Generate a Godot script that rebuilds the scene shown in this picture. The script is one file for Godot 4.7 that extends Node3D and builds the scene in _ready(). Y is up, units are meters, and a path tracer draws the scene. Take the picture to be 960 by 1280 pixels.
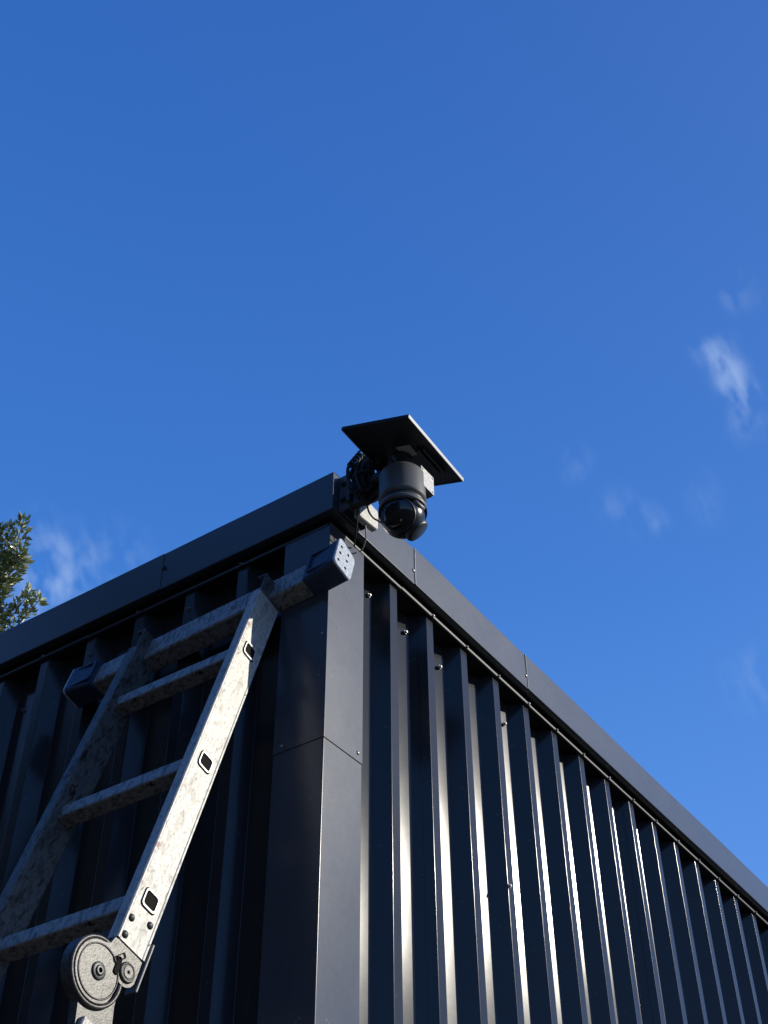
extends Node3D
# A dark clad building corner seen from below: ladder, solar security camera, blue sky. Metres, y up.
# Right wall: plane z = 0 running along +x.  Left wall: plane x = 0 running along -z.  Corner at the origin.

const ROOF_TOP := 3.3562
const SOFFIT := 3.2579
const TRIM := 3.2375
const OVER := 0.0200        # how far the fascia stands out
const PAN := -0.038         # depth of the cladding pans
const FRONT := -0.004       # depth of the rib fronts
const HALF := 0.0128        # half width of a rib front
const SLOPE := 0.0200       # run of a rib flank
const RIGHT_FIRST := 0.2255
const RIGHT_PITCH := 0.1366
const LEFT_FIRST := 0.2205
const LEFT_PITCH := 0.1403
const RIGHT_RIBS := 36
const LEFT_RIBS := 28
const WALL_BOTTOM := 0.06

var M := {}
var rng := RandomNumberGenerator.new()
var used := {}

func _ready():
	rng.seed = 4127
	make_camera()
	make_sky()
	make_sun()
	make_materials()
	make_ground()
	make_building()
	make_ladder()
	make_security_camera()
	make_cables()
	make_tree()

# ------------------------------------------------------------------ camera, sky, sun
func make_camera():
	var c := Camera3D.new()
	c.name = "camera"
	add_child(c)
	c.position = Vector3(-1.48458, 1.6, 1.13757)
	c.rotation = Vector3(0.7300, -0.97325, -0.0064)
	c.fov = rad_to_deg(2.0 * atan(640.0 / 1592.9))
	c.keep_aspect = Camera3D.KEEP_HEIGHT
	c.near = 0.05
	c.far = 3000.0
	c.current = true

const SUN := Vector3(0.520, 0.438, 0.733)

func make_sun():
	var s := DirectionalLight3D.new()
	s.name = "sun"
	add_child(s)
	s.look_at_from_position(SUN * 50.0, Vector3.ZERO, Vector3.UP)
	s.light_energy = 1.5
	s.light_color = Color(1.0, 0.97, 0.91)
	s.light_angular_distance = 0.5
	s.shadow_enabled = true

func make_sky():
	# the clear sky is smooth: computed small and enlarged, then the clouds are drawn in at full size
	var w := 384
	var h := 192
	var zenith := Vector3(0.025, 0.116, 0.452)
	var middle := Vector3(0.056, 0.214, 0.665)
	var low := Vector3(0.150, 0.385, 0.93)
	var haze := Vector3(0.46, 0.62, 0.86)
	var ground := Vector3(0.10, 0.10, 0.09)
	var sun := SUN.normalized()
	var img := Image.create(w, h, false, Image.FORMAT_RGBF)
	for j in h:
		var phi := PI * (0.5 - (j + 0.5) / h)
		var y := sin(phi)
		var r := cos(phi)
		for i in w:
			var th := TAU * (i + 0.5) / w
			var d := Vector3(sin(th) * r, y, -cos(th) * r)
			var c: Vector3
			if y < 0.0:
				c = haze.lerp(ground, clampf(-y * 14.0, 0.0, 1.0))
			else:
				if y < 0.18:
					c = haze.lerp(low, smoothstep(0.0, 0.18, y) * 0.55 + 0.45 * y / 0.18)
				elif y < 0.60:
					c = low.lerp(middle, pow((y - 0.18) / 0.42, 1.05))
				else:
					c = middle.lerp(zenith, pow((y - 0.60) / 0.40, 0.8))
				var near: float = maxf(0.0, d.dot(sun))
				c += Vector3(0.058, 0.060, 0.075) * pow(near, 2.5) + Vector3(0.30, 0.28, 0.24) * pow(near, 24.0)
			img.set_pixel(i, j, Color(c.x, c.y, c.z))
	w = 4096
	h = 2048
	img.resize(w, h, Image.INTERPOLATE_CUBIC)
	var fine := FastNoiseLite.new()
	fine.seed = 11
	fine.noise_type = FastNoiseLite.TYPE_SIMPLEX_SMOOTH
	fine.fractal_octaves = 5
	fine.frequency = 55.0
	var broad := FastNoiseLite.new()
	broad.seed = 23
	broad.fractal_octaves = 3
	broad.frequency = 26.0
	# clouds: direction, radius (radians), strength
	var puffs := [
		[Vector3(0.6607, 0.7342, -0.1564), 0.0067, 0.22], [Vector3(0.6681, 0.7279, -0.1544), 0.0073, 0.30], [Vector3(0.6655, 0.7324, -0.1440), 0.0067, 0.20], [Vector3(0.6736, 0.7238, -0.1498), 0.0073, 0.38],
		[Vector3(0.6818, 0.7158, -0.1510), 0.0073, 0.46], [Vector3(0.6809, 0.7180, -0.1444), 0.0080, 0.34], [Vector3(0.6897, 0.7086, -0.1494), 0.0080, 0.42], [Vector3(0.6964, 0.7025, -0.1470), 0.0080, 0.44],
		[Vector3(0.6985, 0.7016, -0.1410), 0.0073, 0.38], [Vector3(0.7032, 0.6956, -0.1474), 0.0080, 0.30], [Vector3(0.7097, 0.6892, -0.1463), 0.0087, 0.20], [Vector3(0.7106, 0.6864, -0.1549), 0.0093, 0.12],
		[Vector3(0.6479, 0.7517, -0.1231), 0.0060, 0.22], [Vector3(0.6435, 0.7555, -0.1230), 0.0053, 0.20], [Vector3(0.6408, 0.7592, -0.1135), 0.0067, 0.14], [Vector3(0.6500, 0.7511, -0.1152), 0.0080, 0.10],
		[Vector3(0.7102, 0.6545, -0.2594), 0.0107, 0.14], [Vector3(0.7181, 0.6492, -0.2506), 0.0093, 0.16], [Vector3(0.7252, 0.6455, -0.2397), 0.0067, 0.24], [Vector3(0.7034, 0.6608, -0.2620), 0.0093, 0.10],
		[Vector3(0.6714, 0.6881, -0.2751), 0.0080, 0.12], [Vector3(0.6750, 0.6818, -0.2820), 0.0073, 0.10], [Vector3(0.7247, 0.6588, -0.2020), 0.0107, 0.07], [Vector3(0.7354, 0.6457, -0.2059), 0.0107, 0.07],
		[Vector3(0.8105, 0.5431, -0.2195), 0.0147, 0.12], [Vector3(0.8185, 0.5340, -0.2121), 0.0147, 0.10], [Vector3(0.4534, 0.6332, -0.6273), 0.0133, 0.14], [Vector3(0.4677, 0.6232, -0.6268), 0.0160, 0.18],
		[Vector3(0.4716, 0.6106, -0.6362), 0.0173, 0.22], [Vector3(0.4839, 0.6008, -0.6363), 0.0173, 0.26], [Vector3(0.4850, 0.6189, -0.6179), 0.0173, 0.14], [Vector3(0.4912, 0.6271, -0.6046), 0.0160, 0.14],
		[Vector3(0.5008, 0.6300, -0.5935), 0.0147, 0.12], [Vector3(0.5118, 0.6310, -0.5831), 0.0133, 0.09], [Vector3(0.4925, 0.6043, -0.6263), 0.0200, 0.20], [Vector3(0.4685, 0.5936, -0.6543), 0.0267, 0.24],
		[Vector3(0.30, 0.40, -0.86), 0.14, 0.4], [Vector3(-0.5, 0.5, -0.7), 0.12, 0.3], [Vector3(-0.7, 0.3, 0.6), 0.16, 0.4], [Vector3(0.1, 0.5, 0.86), 0.12, 0.3]]
	for p in puffs:
		var v: Vector3 = p[0].normalized()
		var reach: float = p[1] * 2.4
		var el := asin(v.y)
		var az := fposmod(atan2(v.x, -v.z), TAU)
		var wide := int(reach / cos(minf(el + reach, 1.45)) / TAU * w) + 1
		var j0 := int((0.5 - (el + reach) / PI) * h)
		var j1 := int((0.5 - (el - reach) / PI) * h) + 1
		var i0 := int(az / TAU * w)
		for j in range(maxi(j0, 0), mini(j1, h / 2)):
			var phi := PI * (0.5 - (j + 0.5) / h)
			for ii in range(i0 - wide, i0 + wide + 1):
				var i := posmod(ii, w)
				var th := TAU * (i + 0.5) / w
				var d := Vector3(sin(th) * cos(phi), sin(phi), -cos(th) * cos(phi))
				var g := acos(minf(d.dot(v), 1.0)) / float(p[1])
				if g < 2.4:
					var n := fine.get_noise_3d(d.x * 0.8, d.y * 0.6 + d.x * 0.5, d.z * 1.5) * 0.8 + broad.get_noise_3d(d.x, d.y, d.z) * 0.7
					var dens: float = p[2] * 0.52 * (exp(-g * g * 0.55) - 0.03) * clampf(0.62 + n * 1.9, 0.0, 1.6)
					if dens > 0.0:
						var c := img.get_pixel(i, j)
						img.set_pixel(i, j, c.lerp(Color(0.46, 0.62, 0.93), clampf(dens, 0.0, 0.9)))
	var pm := PanoramaSkyMaterial.new()
	pm.panorama = ImageTexture.create_from_image(img)
	var sky := Sky.new()
	sky.sky_material = pm
	var env := Environment.new()
	env.background_mode = Environment.BG_SKY
	env.sky = sky
	env.ambient_light_source = Environment.AMBIENT_SOURCE_SKY
	env.reflected_light_source = Environment.REFLECTION_SOURCE_SKY
	env.tonemap_mode = Environment.TONE_MAPPER_LINEAR
	env.tonemap_exposure = 1.0
	env.sdfgi_enabled = true
	env.ssao_enabled = true
	env.ssil_enabled = true
	var we := WorldEnvironment.new()
	we.name = "world_environment"
	we.environment = env
	add_child(we)

# ------------------------------------------------------------------ materials
func lin(r: float, g: float, b: float) -> Color:
	return Color(r, g, b).linear_to_srgb()

func noise_image(size: int, frequency: float, octaves: int, seed_value: int, kind := FastNoiseLite.TYPE_SIMPLEX_SMOOTH) -> Image:
	var n := FastNoiseLite.new()
	n.seed = seed_value
	n.noise_type = kind
	n.frequency = frequency
	n.fractal_octaves = octaves
	return n.get_seamless_image(size, size)

func stamp(img: Image, x: float, y: float, rx: float, ry: float, angle: float, col: Color, amount: float):
	var s := img.get_width()
	var m := int(ceil(maxf(rx, ry))) + 1
	var ca := cos(angle)
	var sa := sin(angle)
	for j in range(-m, m + 1):
		for i in range(-m, m + 1):
			var u := (i * ca + j * sa) / rx
			var v := (-i * sa + j * ca) / ry
			var d := u * u + v * v
			if d < 1.0:
				var px := posmod(int(x) + i, s)
				var py := posmod(int(y) + j, s)
				img.set_pixel(px, py, img.get_pixel(px, py).lerp(col, amount * minf(1.0, (1.0 - d) * 2.5)))

func tex(img: Image) -> ImageTexture:
	img.generate_mipmaps()
	return ImageTexture.create_from_image(img)

func tri(m: StandardMaterial3D, scale: float, world := false):
	m.uv1_triplanar = true
	m.uv1_world_triplanar = world
	m.uv1_scale = Vector3.ONE * scale
	m.uv1_triplanar_sharpness = 6.0

func bump(img: Image, strength: float) -> ImageTexture:
	var b := img.duplicate() as Image
	b.convert(Image.FORMAT_RGBA8)
	b.bump_map_to_normal_map(strength)
	return tex(b)

func make_materials():
	# dark painted steel: a faint dust film, rain streaks, specks and shallow waves in the sheet
	var size := 512
	var a := noise_image(size, 0.012, 4, 3)
	var b := noise_image(size, 0.09, 3, 8)
	var paint := Image.create(size, size, false, Image.FORMAT_RGB8)
	var gloss := Image.create(size, size, false, Image.FORMAT_RGB8)
	for j in size:
		for i in size:
			var n := a.get_pixel(i, j).r
			var f := b.get_pixel(i, j).r
			var k := (0.66 + 0.02 * (n - 0.5) + 0.02 * (f - 0.5))
			paint.set_pixel(i, j, Color(k, k, k))
			var g := clampf(0.92 + 0.05 * (n - 0.5) + 0.04 * (f - 0.5), 0.0, 1.0)
			gloss.set_pixel(i, j, Color(g, g, g))
	var r := RandomNumberGenerator.new()
	r.seed = 91
	for k in 46:
		stamp(paint, r.randf() * size, r.randf() * size, r.randf_range(0.8, 1.7), r.randf_range(0.8, 2.2), r.randf() * 3.0, Color(1.0, 1.0, 1.0), r.randf_range(0.3, 0.9))
	for k in 26:
		stamp(paint, r.randf() * size, r.randf() * size, r.randf_range(0.7, 1.2), r.randf_range(7.0, 30.0), r.randf_range(-0.5, 0.5), Color(1, 1, 1), r.randf_range(0.08, 0.28))
	var paint_tex := tex(paint)
	var gloss_tex := tex(gloss)
	var wave := bump(noise_image(256, 0.010, 2, 77), 3.0)
	var spec := {"clad": [lin(0.064, 0.068, 0.075), 0.17], "flashing": [lin(0.116, 0.132, 0.162), 0.25], "fascia": [lin(0.120, 0.140, 0.174), 0.28]}
	for k in spec:
		var m := StandardMaterial3D.new()
		m.albedo_color = spec[k][0]
		m.albedo_texture = paint_tex
		m.roughness = spec[k][1]
		m.roughness_texture = gloss_tex
		m.metallic_specular = 0.40 if k == "clad" else 0.50
		m.normal_enabled = true
		m.normal_texture = wave
		m.normal_scale = 0.025
		tri(m, 1.2, true)
		M[k] = m
	M.dark = plain(lin(0.012, 0.013, 0.015), 0.7)
	M.trim = plain(lin(0.045, 0.048, 0.053), 0.5)
	M.zinc = plain(lin(0.30, 0.30, 0.29), 0.42, 0.7)
	M.dull = plain(lin(0.14, 0.14, 0.14), 0.5, 0.3)
	M.sealant = plain(lin(0.40, 0.39, 0.36), 0.7)
	M.gasket = plain(lin(0.03, 0.03, 0.03), 0.8)
	# worn aluminium with paint splashes and grime
	var s2 := 1024
	var base := noise_image(s2, 0.010, 4, 5)
	var grime := noise_image(s2, 0.045, 4, 15)
	var alu := Image.create(s2, s2, false, Image.FORMAT_RGB8)
	for j in s2:
		for i in s2:
			var n := base.get_pixel(i, j).r
			var f := grime.get_pixel(i, j).r
			var k := 0.93 + 0.16 * (n - 0.5)
			var c := Color(k, k * 0.99, k * 0.968)
			var dirt := smoothstep(0.55, 0.80, f) * 0.30 + smoothstep(0.50, 0.85, n) * 0.30
			c = c.lerp(Color(0.42, 0.405, 0.37), dirt * 1.15)
			alu.set_pixel(i, j, c)
	for k in 120:
		stamp(alu, r.randf() * s2, r.randf() * s2, r.randf_range(1.0, 4.0), r.randf_range(3.0, 15.0), r.randf_range(-0.9, 0.9), Color(0.13, 0.13, 0.14), r.randf_range(0.2, 0.85))
	for k in 260:
		stamp(alu, r.randf() * s2, r.randf() * s2, r.randf_range(0.8, 2.4), r.randf_range(0.8, 3.4), r.randf() * 3.0, Color(0.24, 0.23, 0.21), r.randf_range(0.2, 0.8))
	for k in 90:
		stamp(alu, r.randf() * s2, r.randf() * s2, r.randf_range(2.0, 8.0), r.randf_range(2.0, 14.0), r.randf() * 3.0, Color(0.97, 0.96, 0.93), r.randf_range(0.3, 0.8))
	for k in 7:
		stamp(alu, r.randf() * s2, r.randf() * s2, r.randf_range(8.0, 22.0), r.randf_range(10.0, 40.0), r.randf() * 3.0, Color(0.36, 0.62, 0.62), 0.35)
	for k in 5:
		stamp(alu, r.randf() * s2, r.randf() * s2, r.randf_range(6.0, 16.0), r.randf_range(10.0, 44.0), r.randf() * 3.0, Color(0.46, 0.16, 0.12), 0.42)
	var alu_tex := tex(alu)
	var alu_bump := bump(grime, 2.0)
	var al := StandardMaterial3D.new()
	al.albedo_color = lin(0.53, 0.525, 0.50)
	al.albedo_texture = alu_tex
	al.metallic = 0.12
	al.roughness = 0.52
	al.normal_enabled = true
	al.normal_texture = alu_bump
	al.normal_scale = 0.12
	tri(al, 3.1)
	al.uv1_scale = Vector3(3.6, 1.9, 3.6)
	M.aluminium = al
	var alu2 := alu.duplicate() as Image
	alu2.clear_mipmaps()
	var splash := noise_image(s2, 0.017, 5, 61)
	var smear := noise_image(s2 / 4, 0.03, 4, 62)
	smear.resize(s2 / 3, s2, Image.INTERPOLATE_CUBIC)
	for j in s2:
		for i in s2:
			var f := splash.get_pixel(i, j).r
			var g := smear.get_pixel(posmod(i + j / 2, s2 / 3), j).r
			var c := alu2.get_pixel(i, j)
			c = c.lerp(Color(0.17, 0.17, 0.165), smoothstep(0.45, 1.0, f) * 0.42)
			c = c.lerp(Color(0.10, 0.10, 0.11), smoothstep(0.70, 0.90, g) * 0.5)
			alu2.set_pixel(i, j, c)
	for k in 420:
		var tone := r.randf_range(0.10, 0.30) if r.randf() < 0.6 else r.randf_range(0.8, 1.0)
		stamp(alu2, r.randf() * s2, r.randf() * s2, r.randf_range(0.7, 1.8), r.randf_range(8.0, 70.0) * r.randf(), r.randf_range(-0.15, 0.15), Color(tone, tone, tone), r.randf_range(0.2, 0.7))
	for k in 5:
		var cx := r.randf() * s2
		var cy := r.randf() * s2
		for q in 9:
			stamp(alu2, cx + r.randf_range(-22, 22), cy + r.randf_range(-30, 30), r.randf_range(4.0, 12.0), r.randf_range(6.0, 26.0), r.randf() * 3.0, Color(0.32, 0.10, 0.08), 0.5)
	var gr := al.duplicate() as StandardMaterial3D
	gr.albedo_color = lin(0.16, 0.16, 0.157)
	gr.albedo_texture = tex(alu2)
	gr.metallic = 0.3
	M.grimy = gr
	var worn := gr.duplicate() as StandardMaterial3D
	worn.albedo_color = lin(0.40, 0.40, 0.40)
	M.worn = worn
	var cast := al.duplicate() as StandardMaterial3D
	cast.albedo_color = lin(0.145, 0.138, 0.12)
	cast.metallic = 0.25
	cast.albedo_texture = M.grimy.albedo_texture
	cast.albedo_color = lin(0.080, 0.079, 0.074)
	cast.roughness = 0.42
	cast.normal_scale = 0.35
	tri(cast, 5.5)
	M.cast = cast
	M.bright = plain(lin(0.62, 0.61, 0.58), 0.4, 0.2)
	M.plug = plain(lin(0.020, 0.018, 0.016), 0.8)
	M.plug.metallic_specular = 0.08
	M.blue = speckled(lin(0.030, 0.056, 0.115), 0.48, 31)
	M.sole = speckled(lin(0.56, 0.64, 0.76), 0.7, 32)
	M.plastic = speckled(lin(0.030, 0.032, 0.034), 0.42, 33)
	M.housing = plain(lin(0.090, 0.090, 0.085), 0.48)
	M.ball = plain(lin(0.014, 0.015, 0.016), 0.24)
	M.grey = speckled(lin(0.62, 0.61, 0.57), 0.5, 35)
	M.steel = speckled(lin(0.14, 0.145, 0.15), 0.45, 36)
	M.frame = plain(lin(0.27, 0.28, 0.28), 0.45, 0.2)
	M.back = plain(lin(0.010, 0.011, 0.013), 0.5)
	M.cell = plain(lin(0.008, 0.012, 0.035), 0.12)
	M.label = plain(lin(0.42, 0.42, 0.40), 0.6)
	M.cable = plain(lin(0.007, 0.007, 0.008), 0.6)
	M.wire = plain(lin(0.30, 0.30, 0.29), 0.5)
	M.glass = plain(lin(0.01, 0.01, 0.012), 0.06)
	M.bark = speckled(lin(0.10, 0.085, 0.065), 0.9, 37)

func plain(c: Color, rough: float, metal := 0.0) -> StandardMaterial3D:
	var m := StandardMaterial3D.new()
	m.albedo_color = c
	m.roughness = rough
	m.metallic = metal
	return m

func speckled(c: Color, rough: float, seed_value: int) -> StandardMaterial3D:
	var m := plain(c, rough)
	var im := noise_image(256, 0.05, 4, seed_value)
	var out := Image.create(256, 256, false, Image.FORMAT_RGB8)
	for j in 256:
		for i in 256:
			var k := 0.84 + 0.30 * (im.get_pixel(i, j).r - 0.5)
			out.set_pixel(i, j, Color(k, k, k))
	m.albedo_texture = tex(out)
	m.normal_enabled = true
	m.normal_texture = bump(im, 1.5)
	m.normal_scale = 0.15
	tri(m, 9.0)
	return m

# ------------------------------------------------------------------ naming
func numbered(called: String) -> String:
	if not used.has(called):
		used[called] = 0
		return called
	used[called] += 1
	return "%s_%03d" % [called, used[called]]

func thing(called: String, label: String, category: String, at := Vector3.ZERO, group := "") -> Node3D:
	var o := Node3D.new()
	o.name = numbered(called)
	add_child(o)
	o.position = at
	o.set_meta("label", label)
	o.set_meta("category", category)
	if group != "":
		o.set_meta("group", group)
	return o

func part(called: String, mesh: Mesh, mat: Material, parent: Node3D, at := Vector3.ZERO) -> MeshInstance3D:
	var o := MeshInstance3D.new()
	o.name = called
	o.mesh = mesh
	o.material_override = mat
	o.cast_shadow = GeometryInstance3D.SHADOW_CASTING_SETTING_ON
	parent.add_child(o, true)
	o.position = at
	return o

func obj(called: String, st: SurfaceTool, mat: Material, parent: Node3D, at := Vector3.ZERO) -> MeshInstance3D:
	return part(called, st.commit(), mat, parent, at)

# ------------------------------------------------------------------ shapes
func mb() -> SurfaceTool:
	var st := SurfaceTool.new()
	st.begin(Mesh.PRIMITIVE_TRIANGLES)
	return st

func tri3(st: SurfaceTool, a: Vector3, b: Vector3, c: Vector3, na: Vector3, nb: Vector3, nc: Vector3):
	# front faces run clockwise
	if (c - a).cross(b - a).dot(na + nb + nc) < 0.0:
		var t := b
		b = c
		c = t
		t = nb
		nb = nc
		nc = t
	st.set_normal(na)
	st.add_vertex(a)
	st.set_normal(nb)
	st.add_vertex(b)
	st.set_normal(nc)
	st.add_vertex(c)

func face(st: SurfaceTool, pts: Array, out: Vector3):
	var n := Vector3.ZERO
	for i in range(1, pts.size() - 1):
		n += (pts[i + 1] - pts[0]).cross(pts[i] - pts[0])
	n = n.normalized()
	if n.dot(out) < 0.0:
		n = -n
	for i in range(1, pts.size() - 1):
		tri3(st, pts[0], pts[i], pts[i + 1], n, n, n)

func bbox(st: SurfaceTool, lo: Vector3, hi: Vector3, bevel := 0.001, xf := Transform3D.IDENTITY):
	var c := (lo + hi) * 0.5
	var e := (hi - lo) * 0.5
	var b: float = minf(bevel, minf(e.x, minf(e.y, e.z)) * 0.6)
	var i := e - Vector3.ONE * b
	var mid := xf * c
	for axis in 3:
		for s in [-1.0, 1.0]:
			var u := (axis + 1) % 3
			var v := (axis + 2) % 3
			var pts := []
			for q in [[-1, -1], [1, -1], [1, 1], [-1, 1]]:
				var p := Vector3.ZERO
				p[axis] = s * e[axis]
				p[u] = q[0] * i[u]
				p[v] = q[1] * i[v]
				pts.append(xf * (c + p))
			var o := Vector3.ZERO
			o[axis] = s
			face(st, pts, xf.basis * o)
	if b <= 0.0:
		return
	for axis in 3:
		var u := (axis + 1) % 3
		var v := (axis + 2) % 3
		for su in [-1.0, 1.0]:
			for sv in [-1.0, 1.0]:
				var pts := []
				for q in [[-1, 0], [1, 0], [1, 1], [-1, 1]]:
					var p := Vector3.ZERO
					p[axis] = q[0] * i[axis]
					p[u] = su * (e[u] if q[1] == 0 else i[u])
					p[v] = sv * (i[v] if q[1] == 0 else e[v])
					pts.append(xf * (c + p))
				var o := Vector3.ZERO
				o[u] = su
				o[v] = sv
				face(st, pts, xf.basis * o)
	for sx in [-1.0, 1.0]:
		for sy in [-1.0, 1.0]:
			for sz in [-1.0, 1.0]:
				face(st, [xf * (c + Vector3(sx * e.x, sy * i.y, sz * i.z)), xf * (c + Vector3(sx * i.x, sy * e.y, sz * i.z)), xf * (c + Vector3(sx * i.x, sy * i.y, sz * e.z))], xf.basis * Vector3(sx, sy, sz))

func rounded(poly: PackedVector2Array, r: float, seg := 4) -> PackedVector2Array:
	var out := PackedVector2Array()
	var n := poly.size()
	for k in n:
		var p := poly[k]
		var a := (poly[(k + n - 1) % n] - p)
		var b := (poly[(k + 1) % n] - p)
		var rr: float = minf(r, minf(a.length(), b.length()) * 0.45)
		var p0 := p + a.normalized() * rr
		var p1 := p + b.normalized() * rr
		for s in seg + 1:
			var t := float(s) / seg
			out.append(p0.lerp(p, t).lerp(p.lerp(p1, t), t))
	return out

# a polygon in (x, y) of xf pushed along its z from z0 to z1, with a small chamfer at the z1 end; ends with holes left out
func prism(st: SurfaceTool, poly: PackedVector2Array, z0: float, z1: float, xf := Transform3D.IDENTITY, chamfer := 0.0, smooth := false):
	var n := poly.size()
	var mid := Vector2.ZERO
	for p in poly:
		mid += p
	mid /= n
	var inner := PackedVector2Array()
	for p in poly:
		inner.append(p + (mid - p).normalized() * chamfer)
	var ring := PackedVector3Array()
	var zs := [z0, z1 - chamfer, z1] if chamfer > 0.0 else [z0, z1]
	var area := 0.0
	for k in n:
		area += poly[k].cross(poly[(k + 1) % n])
	var turn := 1.0 if area > 0.0 else -1.0
	for lv in zs.size() - 1:
		var p_a := poly
		var p_b := inner if (chamfer > 0.0 and lv == 1) else poly
		for k in n:
			var q := (k + 1) % n
			var e := poly[q] - poly[k]
			if e.length() < 1e-7:
				continue
			var o := Vector3(e.y * turn, -e.x * turn, 0.0).normalized()
			if smooth:
				var ek := poly[k] - poly[(k + n - 1) % n]
				var eq := poly[(q + 1) % n] - poly[q]
				var na := Vector3((ek.y + e.y) * turn, -(ek.x + e.x) * turn, 0).normalized()
				var nb := Vector3((eq.y + e.y) * turn, -(eq.x + e.x) * turn, 0).normalized()
				na = xf.basis * na
				nb = xf.basis * nb
				var a := xf * Vector3(p_a[k].x, p_a[k].y, zs[lv])
				var b := xf * Vector3(p_a[q].x, p_a[q].y, zs[lv])
				var c := xf * Vector3(p_b[q].x, p_b[q].y, zs[lv + 1])
				var d := xf * Vector3(p_b[k].x, p_b[k].y, zs[lv + 1])
				tri3(st, a, b, c, na, nb, nb)
				tri3(st, a, c, d, na, nb, na)
			else:
				face(st, [xf * Vector3(p_a[k].x, p_a[k].y, zs[lv]), xf * Vector3(p_a[q].x, p_a[q].y, zs[lv]), xf * Vector3(p_b[q].x, p_b[q].y, zs[lv + 1]), xf * Vector3(p_b[k].x, p_b[k].y, zs[lv + 1])], xf.basis * o)
	for end in 2:
		var pl := poly if end == 0 or chamfer <= 0.0 else inner
		var idx := Geometry2D.triangulate_polygon(pl)
		var z := z0 if end == 0 else z1
		var o := xf.basis * Vector3(0, 0, -1 if end == 0 else 1) * signf(z1 - z0)
		for k in range(0, idx.size(), 3):
			face(st, [xf * Vector3(pl[idx[k]].x, pl[idx[k]].y, z), xf * Vector3(pl[idx[k + 1]].x, pl[idx[k + 1]].y, z), xf * Vector3(pl[idx[k + 2]].x, pl[idx[k + 2]].y, z)], o)

# a flat ring between two outlines of equal count, from z0 up to z1
func ring_prism(st: SurfaceTool, outer: PackedVector2Array, inner: PackedVector2Array, z0: float, z1: float, xf := Transform3D.IDENTITY):
	var n := outer.size()
	for k in n:
		var q := (k + 1) % n
		var f := func(p: Vector2, z: float) -> Vector3: return xf * Vector3(p.x, p.y, z)
		var mo := (outer[k] + outer[q]) * 0.5 - (inner[k] + inner[q]) * 0.5
		var od := xf.basis * Vector3(mo.x, mo.y, 0)
		face(st, [f.call(outer[k], z0), f.call(outer[q], z0), f.call(outer[q], z1), f.call(outer[k], z1)], od)
		face(st, [f.call(inner[k], z0), f.call(inner[q], z0), f.call(inner[q], z1), f.call(inner[k], z1)], -od)
		face(st, [f.call(outer[k], z1), f.call(outer[q], z1), f.call(inner[q], z1), f.call(inner[k], z1)], xf.basis * Vector3(0, 0, signf(z1 - z0)))

# profile of [radius, height] turned round the y axis of xf; a sharp edge where a point comes twice
func lathe(st: SurfaceTool, prof: Array, sides := 32, xf := Transform3D.IDENTITY):
	var nn := []
	for k in prof.size() - 1:
		var d := Vector2(prof[k + 1][0] - prof[k][0], prof[k + 1][1] - prof[k][1])
		nn.append(Vector2(-d.y, d.x).normalized() if d.length() > 1e-7 else Vector2.ZERO)
	for k in prof.size() - 1:
		if nn[k] == Vector2.ZERO:
			continue
		var a: Vector2 = nn[k]
		var b: Vector2 = nn[k]
		if k > 0 and nn[k - 1] != Vector2.ZERO:
			a = (nn[k] + nn[k - 1]).normalized()
		if k < nn.size() - 1 and nn[k + 1] != Vector2.ZERO:
			b = (nn[k] + nn[k + 1]).normalized()
		for s in sides:
			var t0 := TAU * s / sides
			var t1 := TAU * (s + 1) / sides
			var f := func(p: Array, t: float) -> Vector3: return xf * Vector3(p[0] * cos(t), p[1], p[0] * sin(t))
			var g := func(v: Vector2, t: float) -> Vector3: return (xf.basis * Vector3(-v.x * cos(t), -v.y, -v.x * sin(t))).normalized()
			var p00: Vector3 = f.call(prof[k], t0)
			var p01: Vector3 = f.call(prof[k], t1)
			var p10: Vector3 = f.call(prof[k + 1], t0)
			var p11: Vector3 = f.call(prof[k + 1], t1)
			if prof[k][0] > 1e-6:
				tri3(st, p00, p01, p11, g.call(a, t0), g.call(a, t1), g.call(b, t1))
			if prof[k + 1][0] > 1e-6:
				tri3(st, p00, p11, p10, g.call(a, t0), g.call(b, t1), g.call(b, t0))

func tube(st: SurfaceTool, pts: Array, r: float, sides := 8, r_end := -1.0):
	var n := pts.size()
	var prev := Vector3.ZERO
	var rings := []
	for k in n:
		var d: Vector3 = (pts[mini(k + 1, n - 1)] - pts[maxi(k - 1, 0)]).normalized()
		var x := prev
		if k == 0:
			x = d.cross(Vector3(0.3, 0.2, 0.93)).normalized()
		x = (x - d * x.dot(d)).normalized()
		prev = x
		var y := d.cross(x)
		var rr := r if r_end < 0.0 else lerpf(r, r_end, float(k) / (n - 1))
		var ring := []
		for s in sides:
			var t := TAU * s / sides
			ring.append([pts[k] + (x * cos(t) + y * sin(t)) * rr, x * cos(t) + y * sin(t)])
		rings.append(ring)
	for k in n - 1:
		for s in sides:
			var q := (s + 1) % sides
			tri3(st, rings[k][s][0], rings[k][q][0], rings[k + 1][q][0], rings[k][s][1], rings[k][q][1], rings[k + 1][q][1])
			tri3(st, rings[k][s][0], rings[k + 1][q][0], rings[k + 1][s][0], rings[k][s][1], rings[k + 1][q][1], rings[k + 1][s][1])
	for e in [0, n - 1]:
		var cap := []
		for s in sides:
			cap.append(rings[e][s][0])
		face(st, cap, (pts[0] - pts[1]) if e == 0 else (pts[n - 1] - pts[n - 2]))

func smooth_path(ctrl: Array, step := 0.01) -> Array:
	var c := Curve3D.new()
	for k in ctrl.size():
		var t := Vector3.ZERO
		if k > 0 and k < ctrl.size() - 1:
			t = (ctrl[k + 1] - ctrl[k - 1]) * 0.2
		c.add_point(ctrl[k], -t, t)
	c.bake_interval = step
	return Array(c.get_baked_points())

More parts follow.
